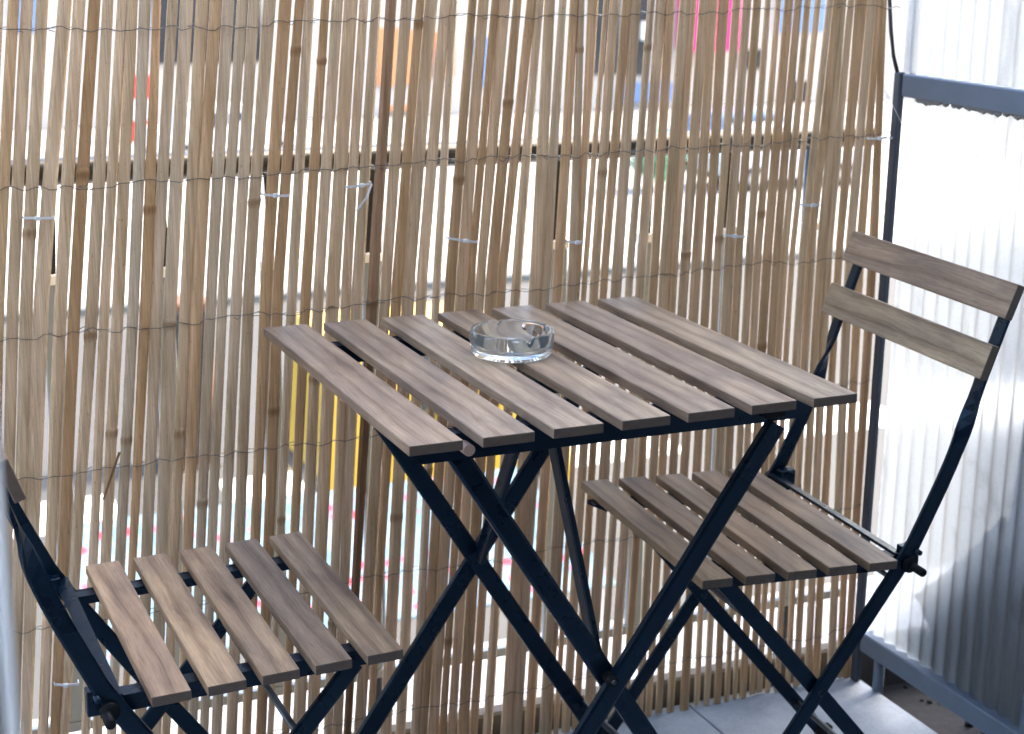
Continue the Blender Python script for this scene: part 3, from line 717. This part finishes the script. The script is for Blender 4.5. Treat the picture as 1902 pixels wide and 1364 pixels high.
def car(name, x, y, L, W, H, m, label, van=False, group=None):
    """side-on car, length along x; lower body + cabin with windows, lights and four wheels"""
    c = empty(name, (x, y, GZ), 0, label, 'car' if not van else 'van', group)
    bpy.context.view_layer.update()
    def cp(nm, me, mm, par=None, sm=False):
        o = link(nm, me, mm, par or c, sm); o.matrix_parent_inverse = c.matrix_world.inverted(); return o
    if van: out = [(-.5,.16),(-.5,.50),(-.49,.94),(-.46,1.0),(.20,1.0),(.33,.93),(.42,.56),(.485,.46),(.5,.36),(.5,.16)]
    else: out = [(-.5,.20),(-.5,.52),(-.47,.62),(-.36,.66),(-.26,.97),(-.20,1.0),(.10,1.0),(.16,.97),(.28,.64),(.46,.54),(.5,.44),(.5,.20)]
    n = len(out); vs = []
    for sy in (-1, 1):
        for u, v in out:
            ins = 0 if v < .66 else .09*W*(v-.6)/.4
            vs.append((x+u*L, y+sy*(W/2-ins), GZ+v*H))
    fs = [tuple(range(n))[::-1], tuple(range(n, 2*n))]+[(j, (j+1)%n, n+(j+1)%n, n+j) for j in range(n)]
    body = cp('body', fixn(mesh(vs, fs)), m)
    r = .31 if not van else .30
    for sx in (-.31, .31):
        for sy in (-1, 1):
            wheel(c, x+sx*L, y+sy*(W/2-.09), r)
    zl, zh = (.62, .90) if van else (.67, .93)
    wins = ((-.44,-.18),(-.15,.10),(.13,.29)) if van else ((-.27,-.07),(-.05,.15))
    for sy in (-1, 1):
        for a_, b_ in wins:
            if van and sy < 0 and a_ < -.2: continue
            yy0 = y+sy*(W/2-.09*W*(zl-.6)/.4+.006); yy1 = y+sy*(W/2-.09*W*(zh-.6)/.4+.006)
            vs = [(x+a_*L,yy0,GZ+zl*H),(x+b_*L,yy0,GZ+zl*H),(x+(b_-.03)*L,yy1,GZ+zh*H),(x+(a_+.02)*L,yy1,GZ+zh*H)]
            vs += [(v[0], v[1]-sy*.03, v[2]) for v in vs]
            cp('window', fixn(mesh(vs, [(0,1,2,3),(7,6,5,4),(0,4,5,1),(1,5,6,2),(2,6,7,3),(3,7,4,0)])), M['darkglass'])
        cp('headlight', boxm(x+.46*L, x+.503*L, y+sy*W*.36-.12, y+sy*W*.36+.12, GZ+.40*H, GZ+.47*H, .01), M['white'])
        cp('tail_light', boxm(x-.503*L, x-.47*L, y+sy*W*.40-.07, y+sy*W*.40+.07, GZ+.45*H, GZ+.55*H, .01), M['red'])
    cp('bumper', boxm(x-.51*L, x-.49*L, y-W*.46, y+W*.46, GZ+.18*H, GZ+.28*H, .02), M['black'])
    cp('bumper', boxm(x+.49*L, x+.51*L, y-W*.46, y+W*.46, GZ+.18*H, GZ+.28*H, .02), M['black'])
    return c, cp
# yellow van, its side carries two black slanting stripes
v, cp = car('delivery_van', 5.4, 14.4, 2.75, 1.6, 2.1, M['yellow'], 'yellow van with slanting black stripes parked on the road below the balcony', True)
for xx, zz, l_, s_ in ((4.45,-3.55,.55,.5),(4.85,-4.15,.5,.5),(5.4,-4.0,.42,-.4)):
    cp('stripe', sweep([(xx, 13.588, zz), (xx+l_*s_, 13.588, zz+l_*.8)], .10, .012, (0,1,0)), M['black'])
car('parked_car', 22.0, 33.0, 4.2, 1.75, 1.45, M['carwhite'], 'white car parked on the pale paving past the road, a bush at its rear')
car('parked_car', 23.0, 36.5, 4.3, 1.75, 1.45, M['carblue'], 'steel blue car parked on the pale paving before the shop')
car('parked_car', 10.0, 41.0, 4.2, 1.75, 1.5, M['carwhite'], 'white car parked before the dark shop door')
# market stall with a flower printed cloth roof
st = empty('market_stall', (2.5, 7.4, GZ), 0, 'market stall roofed with pale blue cloth printed with red flowers', 'stall')
bpy.context.view_layer.update()
def sp(nm, me, mm):
    o = link(nm, me, mm, st); o.matrix_parent_inverse = st.matrix_world.inverted(); return o
vs, fs = [], []
for i in range(13):
    for j in range(7):
        u, v_ = i/12, j/6; vs.append((.5+u*3.2, 6.7+v_*1.5, GZ+2.25+.30*v_-.05*math.sin(u*4*math.pi)**2*math.sin(v_*math.pi)))
for i in range(12):
    for j in range(6): fs.append((i*7+j, (i+1)*7+j, (i+1)*7+j+1, i*7+j+1))
me = mesh(vs, fs); o = sp('cloth_roof', me, M['cloth']); md = o.modifiers.new('thick', 'SOLIDIFY'); md.thickness = .012
for xx in (.58, 3.62):
    for yy, zz in ((6.78, 2.24), (8.12, 2.5)): sp('post', rodm((xx, yy, GZ), (xx, yy, GZ+zz), .03, 8), M['hub'])
sp('table_top', boxm(.7, 3.5, 6.95, 7.95, GZ+.8, GZ+.85), M['peach'])
# dark cabinet on the road edge
cb = empty('street_cabinet', (3.35, 16.6, GZ), 0, 'dark brown street cabinet standing alone beside the yellow van', 'cabinet')
bpy.context.view_layer.update()
for nm, me, mm in (('cabinet_body', boxm(2.95, 3.55, 16.4, 16.9, GZ+.01, GZ+2.0, .03), M['rust']), ('plinth', boxm(2.92, 3.58, 16.37, 16.93, GZ+.004, GZ+.0099+.04), M['kerb']),
                   ('cabinet_door', boxm(3.0, 3.5, 16.38, 16.3995, GZ+.2, GZ+1.9, .008), M['black'])):
    o = link(nm, me, mm, cb); o.matrix_parent_inverse = cb.matrix_world.inverted()
# shops across the square
BY = 50.0
sh = empty('shop_row', (20, BY, GZ), 0, 'long cream shop building with dark doorways, pink awning and peach shutters across the square', 'shop building')
bpy.context.view_layer.update()
def shp(nm, me, mm):
    o = link(nm, me, mm, sh); o.matrix_parent_inverse = sh.matrix_world.inverted(); return o
shp('wall', boxm(-60, 90, BY, BY+10, GZ, GZ+9), M['cream'])
shp('roof', boxm(-60.5, 90.5, BY-.5, BY+10.5, GZ+9.001, GZ+9.4), M['kerb'])
def facade_rect(name, px0, py0, px1, py1, m, d0=.0, d1=.12, top=None):
    a_, b_ = on(px0, py0, 1, BY), on(px1, py1, 1, BY)
    return shp(name, boxm(min(a_.x,b_.x), max(a_.x,b_.x), BY-d1, BY-d0-.001, min(a_.z,b_.z), top if top else max(a_.z,b_.z)), m)
T = GZ+4.6
facade_rect('doorway', 288, 118, 482, 0, M['darkglass'], top=T)
facade_rect('doorway', 1095, 138, 1150, 0, M['darkglass'], top=T)
facade_rect('shop_window', 1158, 140, 1206, 0, M['darkglass'], top=T-.3)
facade_rect('shop_sign', 1150, 190, 1245, 152, M['bluep'], 0, .2)
facade_rect('shutter', 700, 160, 742, 52, M['peach'])
facade_rect('shutter', 748, 156, 796, 56, M['peach'])
facade_rect('shutter', 806, 142, 842, 60, M['peach'])
facade_rect('display_board', 716, 206, 786, 194, M['peach'], 0, .2)
facade_rect('display_board', 838, 240, 874, 216, M['peach'], 0, .2)
facade_rect('display_board', 566, 250, 604, 238, M['black'], 0, .2)
facade_rect('display_board', 880, 160, 916, 70, M['bluep'], 0, .1)
facade_rect('display_board', 1400, 232, 1436, 205, M['red'], 0, .1)
facade_rect('display_board', 1186, 74, 1204, 40, M['white'], 0, .2)
facade_rect('awning', 1254, 92, 1346, 0, M['pink'], 0, 1.2, top=GZ+4.4)
facade_rect('shop_window', 1372, 128, 1420, 92, M['darkglass'])
facade_rect('shop_window', 1470, 190, 1500, 150, M['darkglass'])
facade_rect('shop_window', 1440, 60, 1530, 0, M['bluep'], top=T)
facade_rect('doorway', 30, 60, 68, 0, M['bluep'], top=T)
facade_rect('sill', 600, 250, 1000, 244, M['cream'], 0, .3)
# red crates stacked on the square, a bush beside the car
def crate(x, y, k, label, m=None):
    m = m or M['red']
    c = empty('crate', (x, y, GZ+k*.62), 0, label, 'crate'); bpy.context.view_layer.update()
    z0 = GZ+k*.62+.001
    ms = [boxm(x-.4,x+.4,y-.3,y+.3,z0,z0+.04)]
    o = link('crate_floor', ms[0], m, c); o.matrix_parent_inverse = c.matrix_world.inverted()
    for (a_, b_, e, f) in ((-.4,.4,-.3,-.27),(-.4,.4,.27,.3),(-.4,-.37,-.2699,.2699),(.37,.4,-.2699,.2699)):
        o = link('crate_side', boxm(x+a_, x+b_, y+e, y+f, z0+.041, z0+.60), m, c); o.matrix_parent_inverse = c.matrix_world.inverted()
p = on(258, 262, 2, GZ)
for k, lb in enumerate(('red plastic crate at the bottom of the stack on the square', 'pale plastic crate between the two red ones of the stack on the square', 'red plastic crate on top of the stack on the square')):
    crate(p.x, p.y, k, lb, M['carwhite'] if k == 1 else None)
def bush(x, y, r, h, label):
    b = empty('bush', (x, y, GZ), 0, label, 'bush'); bpy.context.view_layer.update()
    rb = random.Random(int(x*10)); vs, fs = [], []
    for i in range(1500):
        th = rb.uniform(0, 6.283); u = rb.uniform(-1, 1); q_ = rb.random()**.4
        px_ = x+r*q_*math.cos(th)*math.sqrt(1-u*u); py_ = y+r*q_*math.sin(th)*math.sqrt(1-u*u); pz_ = GZ+h*.55+h*.45*q_*u
        s_ = rb.uniform(.05,.11); d1 = Vector((rb.uniform(-1,1),rb.uniform(-1,1),rb.uniform(-1,1))).normalized()*s_; d2 = d1.orthogonal().normalized()*s_*.5
        c_ = Vector((px_,py_,pz_)); k = len(vs); vs += [c_-d1, c_+d2, c_+d1, c_-d2]; fs.append((k,k+1,k+2,k+3))
    o = link('crown', mesh(vs, fs), M['teal'], b); o.matrix_parent_inverse = b.matrix_world.inverted(); o['kind'] = 'stuff'
    o = link('trunk', rodm((x,y,GZ), (x,y,GZ+h*.5), .05, 8), M['rust'], b); o.matrix_parent_inverse = b.matrix_world.inverted()
bush(18.6, 33.2, .7, 1.5, 'small rounded green bush at the rear of the white car')
